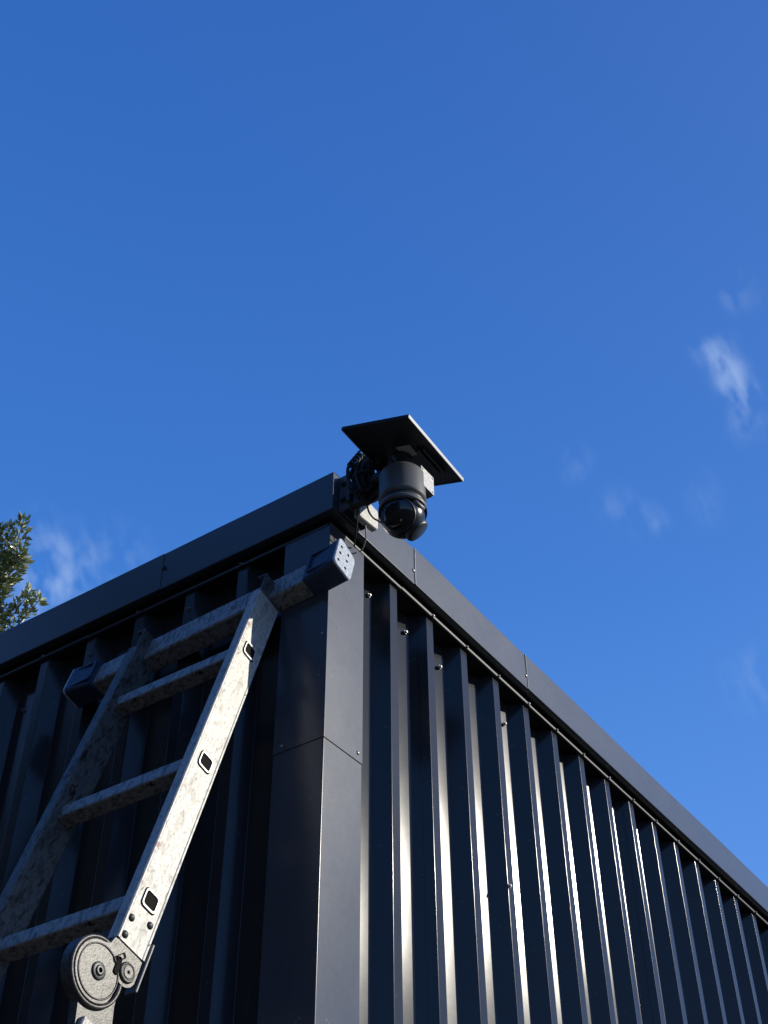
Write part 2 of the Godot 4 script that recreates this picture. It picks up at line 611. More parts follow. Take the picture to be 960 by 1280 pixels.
# ------------------------------------------------------------------ ground
func make_ground():
	var st := mb()
	var n := 24
	var f := func(k: int) -> float: return signf(k - n) * pow(absf(float(k - n) / n), 3.0) * 1200.0
	for i in 2 * n:
		for j in 2 * n:
			face(st, [Vector3(f.call(i), 0, f.call(j)), Vector3(f.call(i + 1), 0, f.call(j)), Vector3(f.call(i + 1), 0, f.call(j + 1)), Vector3(f.call(i), 0, f.call(j + 1))], Vector3.UP)
	var m := speckled(lin(0.05, 0.047, 0.043), 0.9, 41)
	tri(m, 1.3, true)
	var g := part("ground", st.commit(), m, self)
	g.set_meta("kind", "structure")
	g.set_meta("label", "dark tarmac ground around the building")

# ------------------------------------------------------------------ building
# outline of one rib in (along, out) with rounded folds, plus the normals
func rib_profile() -> Array:
	var pts := [Vector2(-HALF - SLOPE - 0.0009, PAN), Vector2(-HALF - SLOPE, PAN), Vector2(-HALF, FRONT), Vector2(HALF, FRONT), Vector2(HALF + SLOPE, PAN), Vector2(HALF + SLOPE + 0.0009, PAN)]
	var out := []
	var seg := 4
	for k in pts.size():
		if k == 0 or k == pts.size() - 1:
			out.append([pts[k], Vector2(0, 1)])
			continue
		var a: Vector2 = (pts[k] - pts[k - 1]).normalized()
		var b: Vector2 = (pts[k + 1] - pts[k]).normalized()
		var na := Vector2(-a.y, a.x)
		var nb := Vector2(-b.y, b.x)
		var r := 0.0022
		var l := r * tan(absf(a.angle_to(b)) * 0.5)
		for s in seg + 1:
			var t := float(s) / seg
			var p0: Vector2 = pts[k] - a * l
			var p1: Vector2 = pts[k] + b * l
			out.append([p0.lerp(pts[k], t).lerp(pts[k].lerp(p1, t), t), na.slerp(nb, t)])
	return out

func strip(st: SurfaceTool, prof: Array, y0: float, y1: float):
	for k in prof.size() - 1:
		var a: Vector2 = prof[k][0]
		var b: Vector2 = prof[k + 1][0]
		if a.distance_to(b) < 1e-6:
			continue
		var na := Vector3(prof[k][1].x, 0, prof[k][1].y)
		var nb := Vector3(prof[k + 1][1].x, 0, prof[k + 1][1].y)
		tri3(st, Vector3(a.x, y0, a.y), Vector3(b.x, y0, b.y), Vector3(b.x, y1, b.y), na, nb, nb)
		tri3(st, Vector3(a.x, y0, a.y), Vector3(b.x, y1, b.y), Vector3(a.x, y1, a.y), na, nb, na)

# the same for a pan, with the slow swells that thin sheet always has
func wavy_strip(st: SurfaceTool, prof: Array, y0: float, y1: float):
	var levels := 22
	var lean := rng.randf_range(-0.016, 0.016)
	var ph := [rng.randf() * TAU, rng.randf() * TAU, rng.randf() * TAU]
	for q in levels:
		var ya := lerpf(y0, y1, float(q) / levels)
		var yb := lerpf(y0, y1, float(q + 1) / levels)
		var f := func(y: float) -> Vector2:
			return Vector2(lean + 0.010 * sin(y * 3.1 + ph[0]) + 0.006 * sin(y * 8.3 + ph[1]), 0.010 * sin(y * 4.7 + ph[2]))
		var sa: Vector2 = f.call(ya)
		var sb: Vector2 = f.call(yb)
		for k in prof.size() - 1:
			var a: Vector2 = prof[k][0]
			var b: Vector2 = prof[k + 1][0]
			if a.distance_to(b) < 1e-6:
				continue
			var n := func(p: Vector2, w: Vector2) -> Vector3: return Vector3(p.x + w.x, w.y, p.y).normalized()
			var p0 := Vector3(a.x, ya, a.y)
			var p1 := Vector3(b.x, ya, b.y)
			var p2 := Vector3(b.x, yb, b.y)
			var p3 := Vector3(a.x, yb, a.y)
			tri3(st, p0, p1, p2, n.call(prof[k][1], sa), n.call(prof[k + 1][1], sa), n.call(prof[k + 1][1], sb))
			tri3(st, p0, p2, p3, n.call(prof[k][1], sa), n.call(prof[k + 1][1], sb), n.call(prof[k][1], sb))

var screw_mesh: Mesh
var bolt_mesh: Mesh
var rivet_mesh: Mesh

func make_fixings():
	# hexagon screw on a washer, its axis along +z
	var st := mb()
	var up := Transform3D(Basis(Vector3(1, 0, 0), Vector3(0, 0, 1), Vector3(0, -1, 0)), Vector3.ZERO)
	lathe(st, [[0.0, 0.0022], [0.0052, 0.0022], [0.0052, 0.0022], [0.0066, 0.0012], [0.0068, 0.0]], 14, up)
	var hexagon := PackedVector2Array()
	for k in 6:
		hexagon.append(Vector2.from_angle(TAU * k / 6.0 + 0.3) * 0.0042)
	prism(st, hexagon, 0.0022, 0.0068, Transform3D.IDENTITY, 0.0006)
	screw_mesh = st.commit()
	st = mb()
	lathe(st, [[0.0, 0.003], [0.0062, 0.0026], [0.0078, 0.0014], [0.008, 0.0]], 18, up)
	hexagon = PackedVector2Array()
	for k in 6:
		hexagon.append(Vector2.from_angle(TAU * k / 6.0) * 0.0056)
	prism(st, hexagon, 0.0026, 0.0070, Transform3D.IDENTITY, 0.0007)
	bolt_mesh = st.commit()
	st = mb()
	lathe(st, [[0.0, 0.0036], [0.0022, 0.0033], [0.0040, 0.0024], [0.0052, 0.0010], [0.0056, 0.0]], 16, up)
	rivet_mesh = st.commit()

func make_wall(root: Node3D, turn: float, ribs: Array, ends: Array, laps: Array, from_flash: float, to_end: float, screws: Array):
	# ribs: centres along local x, in order; sheets split at ends
	var prof := rib_profile()
	var rs := mb()
	strip(rs, prof, WALL_BOTTOM, TRIM - 0.001)
	var rib_mesh := rs.commit()
	var edge := HALF + SLOPE + 0.0009
	var bounds := [from_flash]
	for e in ends:
		bounds.append(e)
	bounds.append(to_end)
	for s in bounds.size() - 1:
		var a: float = bounds[s]
		var b: float = bounds[s + 1]
		var st := mb()
		var inside := []
		for c in ribs:
			if c > a and c < b:
				inside.append(c)
		var x := a
		for c in inside + [INF]:
			var to: float = minf(c - edge, b)
			if to > x + 0.0005:
				# the pans of the right wall are pressed: a shallow hollow that sweeps up towards the next rib
				var run := [[Vector2(x, PAN), Vector2(0, 1)], [Vector2(to, PAN), Vector2(0, 1)]]
				if turn == 0.0 and to - x > 0.05:
					run = [[Vector2(x, PAN), Vector2(0, 1)], [Vector2(x + 0.001, PAN), Vector2(0, 1)], [Vector2(x + 0.008, PAN - 0.0102), Vector2(0, 1)], [Vector2(to - 0.042, PAN - 0.0102), Vector2(0, 1)]]
					var d := -0.0102
					for q in 8:
						var t0 := tan(deg_to_rad(13.2 + q * 0.30))
						d += 0.0050 * t0
						run.append([Vector2(to - 0.042 + 0.005 * (q + 1), PAN + minf(d, 0.0)), Vector2(-t0, 1.0).normalized()])
					run.append([Vector2(to, PAN), run[run.size() - 1][1]])
				wavy_strip(st, run, WALL_BOTTOM, TRIM - 0.001)
			x = c + edge
		var sheet := obj("cladding_sheet", st, M.clad, root)
		sheet.rotation.y = turn
		for c in inside:
			var rib := part("rib", rib_mesh, M.clad, sheet, Vector3(c, 0, 0))
			rib.rotation.y = rng.randf_range(-0.010, 0.010)
		for l in laps:
			if l[0] > a and l[0] < b:
				# the free edge of the overlapping sheet lies on the flank
				var side: float = l[1]
				var ls := mb()
				var dirv := Vector2(-side * SLOPE, FRONT - PAN).normalized()
				var nv := Vector2(side * dirv.y, side * -dirv.x) if side > 0 else Vector2(-dirv.y, dirv.x)
				var p0 := Vector2(l[0] + side * (HALF + SLOPE * 0.45), lerpf(FRONT, PAN, 0.45)) + nv * 0.0004
				var p1 := Vector2(l[0] + side * (HALF + 0.0006), FRONT - 0.0015) + nv * 0.0004
				var q0 := p0 + nv * 0.0016
				var q1 := p1 + nv * 0.0016
				strip(ls, [[q0, nv], [q1, nv]], WALL_BOTTOM, TRIM - 0.002)
				strip(ls, [[p0, -dirv], [q0, -dirv]], WALL_BOTTOM, TRIM - 0.002)
				obj("lap_edge", ls, M.clad, sheet)
		for c in screws:
			if c[0] > a and c[0] < b:
				var sc := part("screw", screw_mesh, M.zinc if turn == 0.0 else M.steel, sheet, Vector3(c[0], c[1], c[2] + 0.0002))
				sc.rotation.z = c[0] * 37.0
				sc.scale = Vector3.ONE * 0.8

func make_building():
	make_fixings()
	var root := thing("clad_building", "flat roofed building clad in ribbed dark grey metal sheet", "building")
	# body behind the sheets, open to nothing: a closed block
	var st := mb()
	bbox(st, Vector3(0.055, 0.0, -4.2), Vector3(5.2, TRIM + 0.004, -0.055), 0.0)
	obj("wall_core", st, M.dark, root)
	# ribbed sheets
	var ribs := []
	for k in RIGHT_RIBS:
		ribs.append(RIGHT_FIRST + RIGHT_PITCH * k)
	var ends := []
	var laps := []
	for k in [1, 8, 15, 22, 29]:
		ends.append(RIGHT_FIRST + RIGHT_PITCH * k - HALF - SLOPE - 0.0009)
		laps.append([RIGHT_FIRST + RIGHT_PITCH * k, -1.0])
	var screws := []
	for k in range(-1, RIGHT_RIBS - 1):
		var x := RIGHT_FIRST + RIGHT_PITCH * (k + 0.5)
		if k in [-1, 0, 1, 3]:
			screws.append([x + 0.024 - 0.004 * (k % 2), TRIM - 0.050 - 0.012 * (k % 2), PAN])
		if k % 3 == 0:
			screws.append([x + 0.020, 1.50, PAN])
	screws.append([RIGHT_FIRST + RIGHT_PITCH * 3 - 0.009, 2.735, FRONT])
	make_wall(root, 0.0, ribs, ends, laps, 0.1085, 5.18, screws)
	ribs = []
	ends = []
	laps = []
	for k in range(LEFT_RIBS - 1, -1, -1):
		ribs.append(-LEFT_FIRST - LEFT_PITCH * k)
	for k in [23, 16, 9, 2]:
		ends.append(-LEFT_FIRST - LEFT_PITCH * (k + 0.5))
		laps.append([-LEFT_FIRST - LEFT_PITCH * k, 1.0])
	screws = []
	for k in LEFT_RIBS - 1:
		var x := -LEFT_FIRST - LEFT_PITCH * (k + 0.5)
		screws.append([x - 0.012 + 0.006 * (k % 2), TRIM - 0.075 - 0.01 * (k % 3), PAN])
		if k % 2 == 1:
			screws.append([x + LEFT_PITCH * 0.5, TRIM - 0.045, FRONT])
	make_wall(root, -PI / 2, ribs, ends, laps, -4.18, -0.105, screws)
	# corner flashing: an angle in two lengths, lapped at 2.76 m, with hemmed free edges
	for piece in [[WALL_BOTTOM, 2.768, 0.0], [2.760, TRIM - 0.001, 0.0016]]:
		st = mb()
		var o: float = piece[2]
		var w := 0.1122 + o * 0.3
		var wl := 0.1086 + o * 0.3
		var t := 0.0022
		var r := 0.0018
		var prof := [[Vector2(w - 0.001, -t), Vector2(1, 0)], [Vector2(w, -t * 0.6), Vector2(1, 0.0)], [Vector2(w, -t * 0.3), Vector2(1, 0.4).normalized()], [Vector2(w - 0.0008, o), Vector2(0, 1)], [Vector2(r - o, o), Vector2(0, 1)], [Vector2(r * 0.3 - o, o - r * 0.3), Vector2(-0.7, 0.7)], [Vector2(-o, o - r), Vector2(-1, 0)], [Vector2(-o, -wl + 0.0008), Vector2(-1, 0)], [Vector2(t * 0.3, -wl), Vector2(-0.4, -1).normalized()], [Vector2(t * 0.6, -wl), Vector2(0, -1)], [Vector2(t, -wl + 0.001), Vector2(0, -1)]]
		strip(st, prof, piece[0], piece[1])
		# lower edge of the upper length
		face(st, [Vector3(w - 0.001, piece[0], o), Vector3(-o, piece[0], o), Vector3(t, piece[0], -t), Vector3(w - 0.001, piece[0], -t)], Vector3.DOWN)
		face(st, [Vector3(-o, piece[0], o), Vector3(-o, piece[0], -wl + 0.001), Vector3(t, piece[0], -wl + 0.001), Vector3(t, piece[0], -t)], Vector3.DOWN)
		# the leg of the flashing that turns back to the pan
		strip(st, [[Vector2(w - 0.001, -t), Vector2(1, 0)], [Vector2(w - 0.002, PAN + 0.001), Vector2(1, 0)]], piece[0], piece[1])
		strip(st, [[Vector2(t, -wl + 0.001), Vector2(0, -1)], [Vector2(0.040, -wl + 0.002), Vector2(0, -1)]], piece[0], piece[1])
		var fl := obj("corner_flashing", st, M.flashing, root)
		if o > 0.0:
			for q in [[0.098, 2.776], [0.052, 3.10], [0.031, 3.005]]:
				part("rivet", rivet_mesh, M.zinc, fl, Vector3(q[0], q[1], o)).scale = Vector3.ONE * (0.75 if q[1] < 2.9 else 0.3)
			for q in [[-0.010, 2.98], [-0.022, 3.085], [-0.09, 2.772]]:
				var rv := part("rivet", rivet_mesh, M.zinc, fl, Vector3(-o, q[1], q[0]))
				rv.rotation.y = -PI / 2
				rv.scale = Vector3.ONE * 0.5
	# trim angle below the soffit, in lengths, with a screw over every rib
	var cuts := [-0.001, 0.26, 0.78, 2.35, 4.0, 5.2]
	for k in cuts.size() - 1:
		st = mb()
		bbox(st, Vector3(cuts[k] - (0.014 if k > 0 else 0.0), TRIM - 0.001, -0.0035 + 0.0012 * (k % 2)), Vector3(cuts[k + 1], TRIM + 0.0058 + 0.0006 * (k % 2), 0.0030 + 0.0012 * (k % 2)), 0.0008)
		var tr := obj("trim_strip", st, M.trim, root)
		for i in range(1, RIGHT_RIBS):
			var x := RIGHT_FIRST + RIGHT_PITCH * i
			if x > cuts[k] and x < cuts[k + 1] and i < 26:
				var sc := part("screw", screw_mesh, M.zinc if i % 3 == 1 else M.dull, tr, Vector3(x, TRIM + 0.002, 0.0034 + 0.0012 * (k % 2)))
				sc.scale = Vector3.ONE * 0.55
	cuts = [-0.001, -0.66, -1.9, -4.2]
	for k in cuts.size() - 1:
		st = mb()
		bbox(st, Vector3(-0.0030 - 0.0012 * (k % 2), TRIM - 0.001, cuts[k + 1]), Vector3(0.0035, TRIM + 0.0058 + 0.0006 * (k % 2), cuts[k] - (0.003 if k == 0 else -0.014)), 0.0008)
		var tr := obj("trim_strip", st, M.flashing, root)
		for i in range(0, LEFT_RIBS, 2):
			var z := -LEFT_FIRST - LEFT_PITCH * i
			if z < cuts[k] and z > cuts[k + 1]:
				var sc := part("screw", screw_mesh, M.dull, tr, Vector3(-0.0034 - 0.0012 * (k % 2), TRIM + 0.003, z))
				sc.rotation.y = -PI / 2
				sc.scale = Vector3.ONE * 0.55
	# closure over the pans
	st = mb()
	bbox(st, Vector3(0.0045, TRIM + 0.0045, -0.056), Vector3(5.2, TRIM + 0.0065, -0.0045), 0.0)
	bbox(st, Vector3(0.0045, TRIM + 0.0045, -4.2), Vector3(0.056, TRIM + 0.0065, -0.0565), 0.0)
	obj("closure_strip", st, M.dark, root)
	# soffit and roof
	st = mb()
	bbox(st, Vector3(-OVER + 0.004, SOFFIT + 0.0015, -4.22), Vector3(5.22, SOFFIT + 0.0050, OVER - 0.004), 0.0)
	obj("soffit", st, M.clad, root)
	st = mb()
	bbox(st, Vector3(-OVER + 0.004, SOFFIT + 0.0055, -4.22), Vector3(5.22, ROOF_TOP - 0.004, OVER - 0.004), 0.0)
	obj("roof", st, M.dark, root)
	# fascia: folded lengths, each with a drip edge below and a return on top
	var seams := [-OVER - 0.0, 0.2775, 0.7495, 2.42, 3.7, 5.22]
	var bends := [[0.0, 0.0], [0.0012, -0.0008], [-0.0006, 0.0010], [0.0, 0.0], [0.0, 0.0]]
	for k in seams.size() - 1:
		st = mb()
		var a: float = seams[k] + (0.0022 if k == 0 else -0.006)
		var b: float = seams[k + 1]
		fascia_length(st, a, b, OVER, bends[k][0], bends[k][1], 0.0014 * mini(k, 2))
		var f := obj("fascia_panel", st, M.fascia, root)
		for q in [[b - 0.012, 0.034]]:
			if k < 3:
				var sc := part("screw", rivet_mesh, M.zinc, f, Vector3(q[0], SOFFIT + q[1], OVER + 0.0002 + 0.0014 * mini(k, 2)))
				sc.scale = Vector3.ONE * 0.8
				if k < 2:
					# bead of sealant along the lap
					var bead := []
					for v in 13:
						bead.append(Vector3(b - 0.0062 + 0.0005 * sin(v * 1.9 + k), SOFFIT + 0.001 + (ROOF_TOP - SOFFIT - 0.002) * v / 12.0, OVER + 0.0006 + 0.0014 * k))
					st = mb()
					tube(st, bead, 0.0019 - 0.0006 * k, 7)
					obj("sealant", st, M.sealant, f)
	seams = [-OVER, 0.4335, 1.9, 4.22]
	for k in seams.size() - 1:
		st = mb()
		var a: float = seams[k] - (0.0 if k == 0 else 0.006)
		fascia_length(st, a, seams[k + 1], OVER, 0.0, 0.0006 * (k % 2), 0.0014 * (k % 2), true)
		var f := obj("fascia_panel", st, M.fascia, root)
		f.transform = Transform3D(Basis(Vector3(0, 0, 1), Vector3(0, 1, 0), Vector3(-1, 0, 0)), Vector3.ZERO)
		if k < 2:
			part("screw", rivet_mesh, M.gasket, f, Vector3(-seams[k + 1] + 0.012, SOFFIT + 0.055, OVER + 0.0016))

func fascia_length(st: SurfaceTool, a: float, b: float, z: float, lift_a: float, lift_b: float, proud: float, left_side := false):
	var n := maxi(2, int((b - a) / 0.12))
	var prof := [[Vector2(z - 0.016, SOFFIT - 0.0005), Vector2(0, -1)], [Vector2(z - 0.002, SOFFIT - 0.0005), Vector2(0, -1)], [Vector2(z - 0.0005, SOFFIT), Vector2(0.7, -0.7)], [Vector2(z, SOFFIT + 0.0016), Vector2(1, 0)], [Vector2(z, ROOF_TOP - 0.002), Vector2(1, 0)], [Vector2(z - 0.0006, ROOF_TOP - 0.0006), Vector2(0.7, 0.7)], [Vector2(z - 0.002, ROOF_TOP), Vector2(0, 1)], [Vector2(z - 0.05, ROOF_TOP + 0.001), Vector2(0, 1)]]
	var flip := -1.0 if left_side else 1.0
	for i in n:
		for k in prof.size() - 1:
			var q := []
			var nn := []
			for c in [[i, k], [i + 1, k], [i + 1, k + 1], [i, k + 1]]:
				var t := float(c[0]) / n
				var p: Vector2 = prof[c[1]][0]
				var m: Vector2 = prof[c[1]][1]
				var wob := 0.0006 * sin(a * 9.0 + t * 11.0) * sin(PI * t) + lerpf(lift_a, lift_b, t) * (1.0 if p.y > SOFFIT + 0.05 else 0.0)
				q.append(Vector3(flip * lerpf(a, b, t), p.y + wob * 0.6, p.x + proud + (wob if k > 2 else 0.0)))
				nn.append(Vector3(0, m.y, m.x))
			tri3(st, q[0], q[1], q[2], nn[0], nn[1], nn[2])
			tri3(st, q[0], q[2], q[3], nn[0], nn[2], nn[3])
	# lapped end
	for e in [a, b]:
		var x: float = flip * e
		face(st, [Vector3(x, SOFFIT + 0.0005, z - 0.004), Vector3(x, SOFFIT + 0.0005, z + proud), Vector3(x, ROOF_TOP - 0.0006, z + proud), Vector3(x, ROOF_TOP - 0.0006, z - 0.004)], Vector3(signf(x), 0, 0))


# ------------------------------------------------------------------ ladder
const LZ := -0.110          # outer face of the right-hand stile
const L0 := Vector3(-0.08205, 2.93345, -0.110)   # centre of the topmost rung on that face
const FOOT := 3.06          # from that rung down to the foot

func make_ladder():
	var lean := deg_to_rad(-17.518)
	var up := Vector3(-sin(lean), cos(lean), 0)
	var root := thing("folding_ladder", "paint splashed aluminium folding ladder leaning on the dark wall", "ladder", L0 - up * FOOT)
	root.rotation.z = lean
	# local: y up the stiles, -x away from the wall, z = 0 on the outer face of the right-hand stile
	var rims := 0.0
	for side in [0, 1]:
		var zo := 0.0 if side == 0 else -0.333
		for piece in [[FOOT - 0.642, FOOT + 0.150], [0.0, FOOT - 0.768]]:
			var st := mb()
			stile(st, piece[0], piece[1], zo, side)
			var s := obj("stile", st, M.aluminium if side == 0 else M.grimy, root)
			if piece[0] > 1.0:
				# rivets above the hinge, and the cut away top with its lip
				if side == 0:
					for q in [[-0.0193, -0.6037], [-0.0191, -0.6319], [0.0157, -0.5908]]:
						part("rivet", rivet_mesh, M.cast, s, Vector3(q[0], FOOT + q[1], 0.0002)).scale = Vector3(1.05, 1.05, 1.0)
				st = mb()
				var z1 := zo - 0.0025 if side == 0 else zo + 0.0195
				bbox(st, Vector3(-0.0298, FOOT + 0.1495, z1), Vector3(0.0298, FOOT + 0.203, z1 + 0.0025), 0.0005)
				bbox(st, Vector3(-0.0298, FOOT + 0.2005, zo - 0.0215 if side == 0 else zo + 0.0005), Vector3(0.012, FOOT + 0.2035, z1 + (0.0 if side == 0 else 0.0)), 0.0005)
				obj("stile_top", st, M.grimy, s)
			else:
				st = mb()
				bbox(st, Vector3(-0.034, -0.02, zo - 0.026), Vector3(0.034, 0.06, zo + 0.004), 0.004)
				obj("foot_shoe", st, M.plastic, root)
	# rungs: rounded square tubes through both stiles
	var sq := rounded(PackedVector2Array([Vector2(-0.0125, -0.0120), Vector2(0.0125, -0.0120), Vector2(0.0125, 0.0120), Vector2(-0.0125, 0.0120)]), 0.0055, 4)
	var body := rounded(PackedVector2Array([Vector2(-0.0150, -0.0150), Vector2(0.0150, -0.0150), Vector2(0.0150, 0.0135), Vector2(-0.0150, 0.0135)]), 0.004, 3)
	var rim_o := rounded(PackedVector2Array([Vector2(-0.0142, -0.0148), Vector2(0.0142, -0.0148), Vector2(0.0142, 0.0148), Vector2(-0.0142, 0.0148)]), 0.007, 4)
	var st_r := mb()
	prism(st_r, body, -0.312, -0.0218)
	var rung_mesh := st_r.commit()
	var st_m := mb()
	ring_prism(st_m, rim_o, sq, -0.001, 0.0026)
	var rim_mesh := st_m.commit()
	var st_p := mb()
	prism(st_p, sq, -0.001, 0.0007)
	var plug_mesh := st_p.commit()
	var st_d := mb()
	var dark_o := PackedVector2Array()
	for p in rim_o:
		dark_o.append(p * 1.12)
	ring_prism(st_d, dark_o, rim_o, -0.0006, 0.0004)
	var seal_mesh := st_d.commit()
	for t in [0.0, -0.28, -0.56, -0.84, -1.12, -1.40, -1.68, -1.96, -2.24, -2.52, -2.80]:
		var rung := part("rung", rung_mesh, M.worn, root, Vector3(0, FOOT + t, 0))
		part("rung_rim", rim_mesh, M.bright, rung)
		part("rung_plug", plug_mesh, M.plug, rung)
		part("rung_seal", seal_mesh, M.plug, rung)
	# bar across the top with a plastic foot at each end; it runs slightly uphill to the right
	var bar_xf := Transform3D(Basis.IDENTITY, Vector3(0, FOOT, 0)) * Transform3D(Basis(Vector3.RIGHT, -0.058), Vector3(0, 0.1615, 0.080))
	var st := mb()
	bbox(st, Vector3(-0.003, 0.0, -0.580), Vector3(0.036, 0.0605, 0.045), 0.003, bar_xf)
	var bar := obj("stabiliser_bar", st, M.worn, root)
	for side in [0, 1]:
		st = mb()
		var z0 := 0.002 if side == 0 else -0.592
		var z1 := 0.074 if side == 0 else -0.527
		foot_cap(st, bar_xf, z0, z1, side)
		var cap := obj("bar_foot", st, M.blue, root)
		st = mb()
		var outline := cap_outline(1.0)
		var ex := bar_xf * Transform3D(Basis.IDENTITY, Vector3(0, 0, z1 if side == 0 else z0))
		if side == 0:
			prism(st, outline, 0.0005, 0.005, ex, 0.0015)
		else:
			prism(st, outline, -0.005, -0.0005, ex)
		var sole := obj("foot_sole", st, M.sole, cap)
		if side == 0:
			for q in [[-0.006, 0.060], [-0.006, 0.040], [-0.006, 0.018], [0.016, 0.060], [0.016, 0.040], [0.016, 0.018]]:
				st = mb()
				lathe(st, [[0.0, 0.0004], [0.0032, 0.0004], [0.0034, -0.001]], 12, ex * Transform3D(Basis(Vector3(1, 0, 0), Vector3(0, 0, 1), Vector3(0, -1, 0)), Vector3(q[0], q[1] - 0.006, 0.005)))
				obj("grip_hole", st, M.plug, sole)
	for side in [0, 1]:
		make_hinge(root, side)

func cap_outline(k: float) -> PackedVector2Array:
	# section of a bar foot in (x, y): fuller towards the front
	return rounded(PackedVector2Array([Vector2(-0.017, -0.004) * k, Vector2(0.038, -0.004) * k, Vector2(0.038, 0.067) * k, Vector2(-0.017, 0.077) * k]), 0.012, 5)

func foot_cap(st: SurfaceTool, xf: Transform3D, z0: float, z1: float, side: int):
	var big := cap_outline(1.0)
	var small := rounded(PackedVector2Array([Vector2(-0.010, -0.007), Vector2(0.038, -0.005), Vector2(0.038, 0.066), Vector2(-0.010, 0.067)]), 0.006, 5)
	var a := big if side == 1 else small
	var b := small if side == 1 else big
	var n := a.size()
	for k in n:
		var q := (k + 1) % n
		var m := (a[k] + a[q]) * 0.5 - Vector2(0.012, 0.030)
		face(st, [xf * Vector3(a[k].x, a[k].y, z0), xf * Vector3(a[q].x, a[q].y, z0), xf * Vector3(b[q].x, b[q].y, z1), xf * Vector3(b[k].x, b[k].y, z1)], xf.basis * Vector3(m.x, m.y, 0))
	for e in [[a, z0, -1.0], [b, z1, 1.0]]:
		var pts := []
		for p in e[0]:
			pts.append(xf * Vector3(p.x, p.y, e[1]))
		face(st, pts, xf.basis * Vector3(0, 0, e[2]))
	# raised border round the front panel
	var zl := minf(z0, z1)
	for f in [[0.004, 0.010], [0.058, 0.064]]:
		bbox(st, Vector3(-0.0165, f[0], zl + 0.012), Vector3(-0.010, f[1], zl + 0.062), 0.001, xf)
	for f in [[0.008, 0.013], [0.058, 0.064]]:
		bbox(st, Vector3(-0.0165, 0.0102, zl + f[0]), Vector3(-0.010, 0.0578, zl + f[1]), 0.001, xf)

func stile(st: SurfaceTool, y0: float, y1: float, zo: float, side: int):
	# section in (x, z): a 60 x 22 mm box with a low lip along both edges of its outer face
	var p: Array
	var d := 1.0 if side == 0 else -1.0
	var zf := zo if side == 0 else zo
	var out := zf
	var back := zf - 0.022 * d
	p = [[-0.030, back + 0.003 * d], [-0.027, back], [0.027, back], [0.030, back + 0.003 * d], [0.030, out - 0.001 * d], [0.0285, out + 0.0010 * d], [0.0255, out + 0.0010 * d], [0.0240, out], [-0.0240, out], [-0.0255, out + 0.0010 * d], [-0.0285, out + 0.0010 * d], [-0.030, out - 0.001 * d]]
	var poly := PackedVector2Array()
	for q in p:
		poly.append(Vector2(q[0], -q[1]))
	# prism pushes along its own z: here that is the ladder's y
	var xf := Transform3D(Basis(Vector3(1, 0, 0), Vector3(0, 0, -1), Vector3(0, 1, 0)), Vector3.ZERO)
	prism(st, poly, y0, y1, xf)

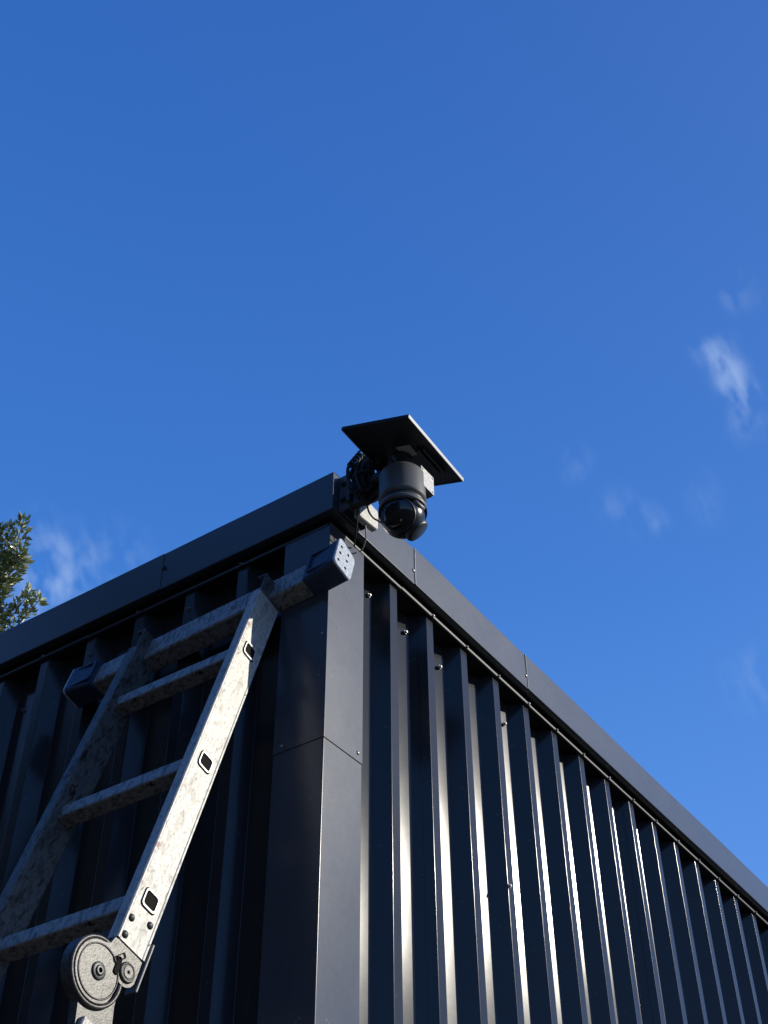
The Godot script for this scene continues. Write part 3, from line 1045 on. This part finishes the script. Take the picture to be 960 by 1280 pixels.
func make_hinge(root: Node3D, side: int):
	# local frame of the hinge plates: x, y of the ladder, thickness outwards
	var flip := 1.0 if side == 0 else -1.0
	var zo := 0.0 if side == 0 else -0.333
	var xf := Transform3D(Basis(Vector3(1, 0, 0), Vector3(0, 1, 0), Vector3(0, 0, flip)), Vector3(0, FOOT, zo))
	var centre := Vector2(-0.0355, -0.7030)
	var boss := Vector2(0.0095, -0.6737)
	# lower plate: round the disc, then a neck down to the lower stile
	var st := mb()
	var poly := PackedVector2Array()
	for k in 25:
		var a := deg_to_rad(10.0 + 250.0 * k / 24.0)
		poly.append(centre + Vector2.from_angle(a) * 0.0485)
	for q in [Vector2(-0.0300, -0.790), Vector2(0.0285, -0.790), Vector2(0.0250, -0.748), Vector2(0.0160, -0.722)]:
		poly.append(q)
	prism(st, poly, -0.022, -0.0076, xf, 0.001)
	var hinge := obj("hinge", st, M.cast, root)
	# upper plate: from the stile end to the disc, with the boss of the lock button
	st = mb()
	poly = PackedVector2Array()
	for q in [Vector2(-0.0295, -0.641), Vector2(0.0285, -0.641), Vector2(0.0290, -0.660)]:
		poly.append(q)
	for k in 11:
		var a := deg_to_rad(-5.0 - 110.0 * k / 10.0)
		poly.append(boss + Vector2.from_angle(a) * 0.0200)
	for k in 21:
		var a := deg_to_rad(-38.0 - 222.0 * k / 20.0)
		poly.append(centre + Vector2.from_angle(a) * 0.0425)
	poly.append(Vector2(-0.034, -0.6560))
	prism(st, poly, -0.0075, -0.0018, xf, 0.0010)
	var upper := obj("hinge_plate", st, M.cast, hinge)
	# raised rim round the disc
	st = mb()
	var out := Transform3D(Basis(Vector3(1, 0, 0), Vector3(0, 0, 1), Vector3(0, -1, 0)), Vector3.ZERO)
	var at := func(c: Vector2, z: float) -> Transform3D: return xf * Transform3D(Basis.IDENTITY, Vector3(c.x, c.y, z)) * out
	lathe(st, [[0.0425, 0.0005], [0.0440, 0.0022], [0.0455, 0.0026], [0.0472, 0.0022], [0.0485, 0.0006], [0.0485, -0.0050]], 48, at.call(centre, -0.0045))
	lathe(st, [[0.0350, 0.0026], [0.0356, 0.0040], [0.0372, 0.0040], [0.0378, 0.0026]], 48, at.call(centre, -0.0045))
	obj("hinge_rim", st, M.cast, hinge)
	st = mb()
	lathe(st, [[0.0036, 0.0005], [0.0036, 0.0046], [0.0036, 0.0046], [0.0060, 0.0048], [0.0072, 0.0040], [0.0076, 0.0026], [0.0076, 0.0026], [0.0112, 0.0024], [0.0122, 0.0016], [0.0124, 0.0]], 28, at.call(centre, -0.0018))
	obj("hinge_pin", st, M.cast, hinge)
	st = mb()
	lathe(st, [[0.0, 0.0004], [0.0036, 0.0004]], 20, at.call(centre, -0.0014))
	obj("pin_hole", st, M.plug, hinge)
	st = mb()
	lathe(st, [[0.0, 0.0036], [0.0080, 0.0036], [0.0080, 0.0036], [0.0086, 0.0026], [0.0108, 0.0026], [0.0112, 0.0034], [0.0132, 0.0032], [0.0146, 0.0014], [0.0148, 0.0]], 26, at.call(boss, -0.0018))
	obj("lock_button", st, M.cast, hinge)
	st = mb()
	lathe(st, [[0.0, 0.0004], [0.0024, 0.0004], [0.0025, -0.0005]], 14, at.call(boss, 0.0020))
	# slot with its catch, and the hooked catch beside the button
	var slot := rounded(PackedVector2Array([Vector2(-0.0145, -0.0045), Vector2(0.0115, -0.0045), Vector2(0.0115, 0.0040), Vector2(-0.0145, 0.0040)]), 0.003, 3)
	var sx := xf * Transform3D(Basis(Vector3(0, 0, 1), deg_to_rad(52.0)), Vector3(-0.0105, -0.6630, -0.0018))
	prism(st, slot, -0.0005, 0.0004, sx)
	var hook := rounded(PackedVector2Array([Vector2(-0.016, -0.004), Vector2(0.010, -0.0065), Vector2(0.012, 0.002), Vector2(-0.014, 0.0045)]), 0.003, 3)
	prism(st, hook, -0.0005, 0.0022, xf * Transform3D(Basis(Vector3(0, 0, 1), deg_to_rad(-82.0)), Vector3(-0.0085, -0.6775, -0.0018)), 0.0008)
	obj("catch_slot", st, M.plug, hinge)
	st = mb()
	prism(st, rounded(PackedVector2Array([Vector2(-0.005, -0.0030), Vector2(0.005, -0.0030), Vector2(0.005, 0.0030), Vector2(-0.005, 0.0030)]), 0.0015, 3), 0.0, 0.0022, sx, 0.0006)
	obj("catch", st, M.cast, hinge)
	# spring steel bracket hugging the wall side of the stile end
	st = mb()
	bbox(st, Vector3(0.0305, -0.690, -0.018), Vector3(0.0345, -0.612, 0.004), 0.001, xf)
	obj("catch_lever", st, M.steel, hinge)
	if side == 0:
		for q in [Vector2(0.006, -0.775), Vector2(-0.016, -0.782), Vector2(0.018, -0.784)]:
			st = mb()
			lathe(st, [[0.0, 0.0030], [0.0040, 0.0024], [0.0056, 0.0008], [0.0058, 0.0]], 16, at.call(q, -0.0076))
			obj("hinge_rivet", st, M.plug if q.x == 0.006 else M.cast, hinge)

# ------------------------------------------------------------------ camera on the corner
const CAM_AXIS := Vector3(-0.013, 0.0, 0.178)

func make_security_camera():
	var root := thing("security_camera", "black dome security camera under a small flat solar panel", "security camera", Vector3(0.03, 3.30, OVER))
	var off := -root.position
	var sh := func(called: String, st: SurfaceTool, m: Material, parent: Node3D) -> MeshInstance3D:
		var o := obj(called, st, m, parent)
		if parent == root:
			o.position = off
		return o
	# bracket on the fascia: a folded channel with bolts through its cheek
	var st := mb()
	bbox(st, Vector3(0.000, 3.262, OVER + 0.0004), Vector3(0.0035, 3.3535, 0.0465), 0.0008)
	bbox(st, Vector3(0.0036, 3.262, OVER + 0.0018), Vector3(0.072, 3.3535, OVER + 0.0050), 0.0008)
	bbox(st, Vector3(0.0036, 3.262, 0.0430), Vector3(0.072, 3.3500, 0.0464), 0.0008)
	bbox(st, Vector3(0.0685, 3.262, OVER + 0.0052), Vector3(0.072, 3.3500, 0.0428), 0.0008)
	var br: MeshInstance3D = sh.call("mounting_bracket", st, M.steel, root)
	for y in [3.332, 3.288]:
		var b := part("bolt", bolt_mesh, M.plastic, br, Vector3(-0.0002, y, 0.0325))
		b.rotation.y = -PI / 2
	# pale cast block the arm grows out of
	st = mb()
	var blk := rounded(PackedVector2Array([Vector2(0.014, 3.243), Vector2(0.079, 3.250), Vector2(0.079, 3.300), Vector2(0.016, 3.304)]), 0.007, 4)
	prism(st, blk, 0.0468, 0.0600, Transform3D.IDENTITY, 0.002)
	sh.call("mounting_block", st, M.grey, root)
	# arm: a tapered beam out to the housing with a web below
	st = mb()
	bbox(st, Vector3(-0.022, 3.276, 0.0602), Vector3(0.034, 3.298, 0.150), 0.004)
	bbox(st, Vector3(-0.016, 3.262, 0.0470), Vector3(0.013, 3.312, 0.0600), 0.003)
	var web := PackedVector2Array([Vector2(0.0604, 3.2758), Vector2(0.150, 3.2758), Vector2(0.135, 3.262), Vector2(0.0604, 3.252)])
	prism(st, web, -0.006, 0.010, Transform3D(Basis(Vector3(0, 0, 1), Vector3(0, 1, 0), Vector3(-1, 0, 0)), Vector3(0.0, 0, 0)))
	sh.call("arm", st, M.plastic, root)
	# housing
	st = mb()
	var ax := Transform3D(Basis.IDENTITY, CAM_AXIS)
	lathe(st, [[0.0, 3.192], [0.040, 3.192], [0.040, 3.192], [0.0438, 3.1945], [0.0450, 3.199], [0.0450, 3.199], [0.0444, 3.2005], [0.0440, 3.203], [0.0440, 3.256], [0.0425, 3.2605], [0.0390, 3.2625], [0.0, 3.2625]], 56, ax)
	var ho: MeshInstance3D = sh.call("housing", st, M.housing, root)
	st = mb()
	bbox(st, Vector3(-0.014, 3.221, 0.180), Vector3(0.032, 3.270, 0.2195), 0.003)
	var bay := obj("side_bay", st, M.housing, ho)
	st = mb()
	bbox(st, Vector3(-0.0128, 3.2222, 0.2196), Vector3(0.0308, 3.2688, 0.2212), 0.0008)
	obj("side_cover", st, M.grey, ho)
	for q in [[-0.008, 3.263], [0.026, 3.263], [-0.008, 3.228], [0.026, 3.228]]:
		var r := part("cover_screw", rivet_mesh, M.steel, ho, Vector3(q[0], q[1], 0.2212))
		r.scale = Vector3.ONE * 0.36
	st = mb()
	lathe(st, [[0.0, 3.181], [0.037, 3.181], [0.0405, 3.183], [0.0412, 3.187], [0.0405, 3.1915], [0.0, 3.1915]], 48, ax)
	obj("neck_ring", st, M.plastic, ho)
	# turning head: a ball with a cheek on each side and the lens plate looking out low to the right
	var bc := CAM_AXIS + Vector3(0, 3.160, 0)
	st = mb()
	var prof := []
	for k in 25:
		var a := PI * k / 24.0
		prof.append([maxf(0.0415 * sin(a), 0.0), -0.0415 * cos(a)])
	lathe(st, prof, 48, Transform3D(Basis.IDENTITY, bc))
	var ball: MeshInstance3D = sh.call("camera_head", st, M.ball, root)
	# dark glossy window on the near side of the head, in a raised rim
	var turned := func(look: Vector3) -> Transform3D:
		var x := look.cross(Vector3.UP).normalized()
		return Transform3D(Basis(x, look, x.cross(look)), bc)
	var cap := func(rad: float, from_deg: float, to_deg: float, steps: int) -> Array:
		var out := []
		for k in steps + 1:
			var a := deg_to_rad(lerpf(from_deg, to_deg, float(k) / steps))
			out.append([rad * sin(a), rad * cos(a)])
		return out
	var look := Vector3(-0.78, -0.52, 0.22).normalized()
	st = mb()
	lathe(st, cap.call(0.0426, 0.0, 44.0, 12), 40, turned.call(look))
	obj("head_window", st, M.glass, ball)
	st = mb()
	lathe(st, [[0.0290, 0.0310], [0.0300, 0.0318], [0.0318, 0.0306], [0.0322, 0.0280]], 40, turned.call(look))
	obj("window_rim", st, M.plastic, ball)
	st = mb()
	lathe(st, [[0.0, 0.0434], [0.0016, 0.0432], [0.0022, 0.0424]], 16, turned.call((look + Vector3(0.12, -0.38, 0.1)).normalized()))
	obj("sensor", st, M.zinc, ball)
	# round cheek low on the right
	st = mb()
	lathe(st, [[0.0, 0.0455], [0.0195, 0.0450], [0.0225, 0.0435], [0.0240, 0.0400], [0.0240, 0.0320]], 36, turned.call(Vector3(0.45, -0.68, 0.42).normalized()))
	obj("side_cheek", st, M.plastic, ball)
	st = mb()
	lathe(st, [[0.0, 0.0438], [0.0150, 0.0433], [0.0175, 0.0415], [0.0180, 0.0370]], 32, turned.call(Vector3(-0.10, 0.35, 0.93).normalized()))
	obj("side_cheek", st, M.steel, ball)
	st = mb()
	lathe(st, [[0.0445, 3.168], [0.0452, 3.166], [0.0452, 3.178], [0.0445, 3.181], [0.036, 3.182]], 48, ax)
	obj("head_collar", st, M.housing, ball)
	# solar panel on a short stem
	var centre := Vector3(-0.011, 3.3145, 0.1812)
	var ex := Vector3(0.98430, 0.14025, -0.10714).normalized()
	var n := Vector3(-0.11238, 0.96615, 0.23223).normalized()
	var ez := ex.cross(n).normalized()
	n = ez.cross(ex).normalized()
	var px := Transform3D(Basis(ex, n, ez), centre)
	st = mb()
	bbox(st, Vector3(-0.1175, 0.0012, -0.0700), Vector3(0.1175, 0.0060, 0.0700), 0.0006, px)
	var pan: MeshInstance3D = sh.call("solar_panel", st, M.back, root)
	st = mb()
	for s in [-1.0, 1.0]:
		bbox(st, Vector3(-0.1192, 0.0, s * 0.0710 - 0.0009), Vector3(0.1192, 0.0078, s * 0.0710 + 0.0009), 0.0005, px)
	obj("panel_frame", st, M.frame, pan)
	st = mb()
	for s in [-1.0, 1.0]:
		bbox(st, Vector3(s * 0.1184 - 0.0008, 0.0002, -0.0700), Vector3(s * 0.1184 + 0.0008, 0.0076, 0.0700), 0.0004, px)
	obj("panel_end", st, M.back, pan)
	for i in 6:
		for j in 3:
			st = mb()
			bbox(st, Vector3(-0.1150 + 0.0385 * i, 0.0061, -0.0680 + 0.0456 * j), Vector3(-0.1150 + 0.0385 * i + 0.0375, 0.0068, -0.0680 + 0.0456 * j + 0.0446), 0.0, px)
			obj("solar_cell", st, M.cell, pan)
	st = mb()
	bbox(st, Vector3(-0.034, -0.0002, 0.0000), Vector3(0.002, 0.0011, 0.0300), 0.0002, px)
	obj("panel_label", st, M.label, pan)
	st = mb()
	bbox(st, Vector3(-0.020, -0.0060, 0.0360), Vector3(0.074, 0.0011, 0.0440), 0.001, px)
	bbox(st, Vector3(-0.020, -0.0060, 0.0500), Vector3(0.074, 0.0011, 0.0540), 0.001, px)
	obj("panel_rail", st, M.plastic, pan)
	st = mb()
	lathe(st, [[0.014, 3.2626], [0.014, 3.300], [0.020, 3.306], [0.020, 3.3128]], 24, ax)
	obj("panel_stem", st, M.plastic, pan)

# ------------------------------------------------------------------ cables
func make_cables():
	var root := thing("coiled_cable", "tied bundle of black cable hanging beside the security camera", "cable", Vector3(-0.03, 3.27, 0.10))
	var off := -root.position
	var r := RandomNumberGenerator.new()
	r.seed = 5
	# loops tied round the middle, drooping from the arm
	for k in 22:
		var st := mb()
		var pts := []
		var cx := Vector3(-0.014 + r.randf_range(-0.014, 0.022), 3.307 + r.randf_range(-0.010, 0.008), 0.090 + r.randf_range(-0.018, 0.020))
		var hgt := r.randf_range(0.032, 0.050)
		var wid := r.randf_range(0.008, 0.018)
		var ang := r.randf_range(-0.6, 0.6)
		var u := Vector3(cos(0.9 + ang), 0, sin(0.9 + ang))
		var tip := r.randf_range(-0.25, 0.25)
		for s in 29:
			var a := TAU * s / 28.0
			pts.append(cx + u * (wid * sin(a) + tip * hgt * cos(a)) + Vector3.UP * hgt * cos(a) + Vector3(0, 0, 0.004 * sin(a * 2.0 + k)))
		tube(st, pts, 0.0036, 7)
		obj("cable_loop", st, M.cable, root).position = off
	# a springy curl standing out to the left
	var st2 := mb()
	var coil := []
	for s in 91:
		var t := s / 90.0
		var a := t * TAU * 5.0
		coil.append(Vector3(-0.050, 3.312, 0.084).lerp(Vector3(-0.024, 3.366, 0.094), t) + Vector3(cos(a) * 0.3, sin(a), cos(a) * 0.9) * 0.0085)
	tube(st2, coil, 0.0021, 7)
	obj("cable_curl", st2, M.cable, root).position = off
	st2 = mb()
	var tie := []
	for s in 17:
		var a := TAU * s / 16.0
		tie.append(Vector3(-0.012, 3.300, 0.092) + Vector3(cos(a) * 0.026, 0.002 * sin(a), sin(a) * 0.022))
	tube(st2, tie, 0.0022, 6)
	obj("cable_tie", st2, M.plastic, root).position = off
	var run := func(called: String, label: String, ctrl: Array, rad: float, m: Material):
		var st := mb()
		tube(st, smooth_path(ctrl, 0.006), rad, 8)
		var o := obj(called, st, m, self)
		o.name = numbered(called)
		o.set_meta("label", label)
		o.set_meta("category", "cable")
	run.call("hanging_cable", "thin black cable dropping straight from the bundle to the roof trim", [Vector3(-0.017, 3.280, 0.075), Vector3(0.008, 3.247, 0.060), Vector3(0.031, 3.222, 0.040), Vector3(0.052, 3.221, 0.022), Vector3(0.073, 3.230, 0.006)], 0.0017, M.cable)
	run.call("looped_cable", "black cable sagging in a loop behind the camera dome", [Vector3(-0.006, 3.292, 0.090), Vector3(-0.003, 3.245, 0.090), Vector3(0.008, 3.226, 0.090), Vector3(0.025, 3.220, 0.095), Vector3(0.034, 3.216, 0.108), Vector3(0.030, 3.230, 0.140)], 0.0018, M.cable)
	run.call("earth_wire", "short pale grey wire curving from bracket to roof trim", [Vector3(0.045, 3.252, 0.052), Vector3(0.050, 3.232, 0.050), Vector3(0.063, 3.224, 0.040), Vector3(0.081, 3.223, 0.020), Vector3(0.090, 3.230, 0.006)], 0.0014, M.wire)

# ------------------------------------------------------------------ tree
func make_tree():
	var cam := Vector3(-1.48458, 1.6, 1.13757)
	# shoots of the side of the crown that shows over the roof, each as tip and foot
	var at := func(d: Vector3, dist: float) -> Vector3: return cam + d.normalized() * dist
	var tip_a: Vector3 = at.call(Vector3(0.441, 0.641, -0.629), 11.6)
	var base := Vector3(tip_a.x - 1.10, 0.0, tip_a.z - 0.75)
	var root := thing("leafy_tree", "evergreen tree with glossy leaves behind the left roof edge", "tree", base)
	var r := RandomNumberGenerator.new()
	r.seed = 77
	var st := mb()
	var top := tip_a.y
	tube(st, [Vector3.ZERO, Vector3(0.05, 1.5, 0.03), Vector3(0.0, 3.2, -0.04), Vector3(0.06, top * 0.62, 0.02), Vector3(0.02, top * 0.92, 0.0)], 0.19, 12, 0.03)
	obj("trunk", st, M.bark, root)
	var spots: Array[Transform3D] = []
	var tints: Array[Color] = []
	var limb := mb()
	var shoots := []
	# chosen shoots at the visible edge: [tip, foot, half width]
	var vis := [[Vector3(0.4415, 0.641, -0.629), Vector3(0.452, 0.606, -0.647), 0.085], [Vector3(0.4365, 0.634, -0.638), Vector3(0.448, 0.600, -0.653), 0.09], [Vector3(0.4300, 0.632, -0.646), Vector3(0.444, 0.598, -0.660), 0.11],
		[Vector3(0.4590, 0.6165, -0.640), Vector3(0.452, 0.592, -0.662), 0.10], [Vector3(0.4530, 0.6220, -0.638), Vector3(0.454, 0.585, -0.662), 0.12], [Vector3(0.4560, 0.6030, -0.655), Vector3(0.456, 0.565, -0.676), 0.11],
		[Vector3(0.4740, 0.5990, -0.644), Vector3(0.472, 0.568, -0.668), 0.075], [Vector3(0.4820, 0.5945, -0.6420), Vector3(0.477, 0.566, -0.664), 0.07], [Vector3(0.4450, 0.610, -0.655), Vector3(0.450, 0.562, -0.68), 0.16],
		[Vector3(0.4380, 0.600, -0.67), Vector3(0.445, 0.55, -0.69), 0.2], [Vector3(0.4660, 0.586, -0.660), Vector3(0.462, 0.552, -0.68), 0.13], [Vector3(0.4290, 0.618, -0.660), Vector3(0.44, 0.58, -0.68), 0.14]]
	for v in vis:
		var foot: Vector3 = at.call(v[1], 11.7)
		shoots.append([at.call(v[0], 11.6) - base, foot - base, v[2], 500.0])
	for k in 210:
		var a := r.randf() * TAU
		var h := r.randf()
		var rad := 1.25 * sqrt(1.0 - pow(absf(h - 0.32) / 0.70, 2.0)) * sqrt(r.randf()) if absf(h - 0.32) < 0.68 else 0.1
		var p := Vector3(cos(a) * rad, 2.2 + h * (top - 2.6), sin(a) * rad)
		var d := Vector3(cos(a) * 0.35, 0.9, sin(a) * 0.35).normalized()
		var l := r.randf_range(0.45, 0.95)
		if p.y + l > top - 0.25:
			l = 0.3
		shoots.append([p + d * l, p - d * 0.2, r.randf_range(0.14, 0.24), 260.0])
	for s in shoots:
		var tip: Vector3 = s[0]
		var foot: Vector3 = s[1]
		var inner := Vector3(0.0, maxf(foot.y - 0.5, 1.6), 0.0)
		tube(limb, [inner, inner.lerp(foot, 0.55) + Vector3(0, 0.04, 0), foot, tip], 0.022, 5, 0.003)
		var along := tip - foot
		var count := int(along.length() * s[3] * (s[2] / 0.15))
		for k in count:
			var t := pow(r.randf(), 0.85)
			var wide: float = s[2] * (1.0 - 0.72 * pow(t, 1.6)) * sqrt(r.randf())
			var a := r.randf() * TAU
			var side := along.normalized().cross(Vector3(0.3, 0.2, 0.9)).normalized().rotated(along.normalized(), a)
			var dir := (side * r.randf_range(0.3, 1.1) + along.normalized() * r.randf_range(0.2, 1.0) + Vector3(r.randf() - 0.5, r.randf() - 0.5, r.randf() - 0.5) * 0.7).normalized()
			var x := dir.cross(Vector3(r.randf() - 0.5, r.randf() - 0.5, r.randf() - 0.5).normalized()).normalized()
			var l := r.randf_range(0.040, 0.090)
			spots.append(Transform3D(Basis(x, dir, x.cross(dir)) * l, foot + along * t + side * wide))
			var f := r.randf()
			var c := Color(0.12, 0.165, 0.060).lerp(Color(0.42, 0.46, 0.24), f)
			var kind := r.randf()
			tints.append(Color(0.16, 0.125, 0.05) if kind < 0.04 else (Color(0.56, 0.56, 0.38) if kind < 0.26 else c))
	obj("limbs", limb, M.bark, root)
	var m := StandardMaterial3D.new()
	m.vertex_color_use_as_albedo = true
	m.roughness = 0.28
	m.metallic_specular = 0.7
	m.backlight_enabled = true
	m.backlight = Color(0.30, 0.36, 0.12)
	m.cull_mode = BaseMaterial3D.CULL_DISABLED
	# one leaf, a unit long, folded along its middle
	var lf := mb()
	var m1 := Vector3(0, 0.45, -0.06)
	var e := Vector3(0, 1.0, -0.12)
	var pa := Vector3(0.24, 0.42, 0.05)
	var pb := Vector3(-0.24, 0.42, 0.05)
	for f in [[Vector3.ZERO, pa, m1], [pa, e, m1], [Vector3.ZERO, m1, pb], [m1, e, pb]]:
		face(lf, f, Vector3(0, 0, 1))
	var lm := lf.commit()
	lm.surface_set_material(0, m)
	var mm := MultiMesh.new()
	mm.transform_format = MultiMesh.TRANSFORM_3D
	mm.use_colors = true
	mm.mesh = lm
	mm.instance_count = spots.size()
	for k in spots.size():
		mm.set_instance_transform(k, spots[k])
		mm.set_instance_color(k, tints[k])
	var crown := MultiMeshInstance3D.new()
	crown.name = "crown"
	crown.multimesh = mm
	crown.set_meta("kind", "stuff")
	root.add_child(crown)
	var shade := m.duplicate() as StandardMaterial3D
	shade.albedo_color = lin(0.22, 0.22, 0.22)
	shade.backlight_enabled = false
	# more trees, of a darker kind, along the side the left wall faces; they show only as dark shapes mirrored in the paint
	for q in [[-9.5, -9.0, 1.1], [-8.2, -7.0, 0.4], [-9.4, -5.1, 2.3], [-8.2, -3.2, 3.0], [-9.2, -1.2, 4.1], [-8.5, 0.8, 5.0], [-8.8, -11.2, 5.6], [-9.6, -13.4, 0.2]]:
		var c: Node3D = root.duplicate()
		c.name = numbered("leafy_tree")
		add_child(c)
		c.position = Vector3(q[0], 0, q[1])
		c.rotation.y = q[2]
		(c.get_node("crown") as MultiMeshInstance3D).material_override = shade
		c.scale = Vector3(1.8, 1.2, 1.8)
		c.set_meta("label", "dark evergreen tree standing in the row opposite the left wall")
		c.set_meta("group", "trees opposite the left wall")
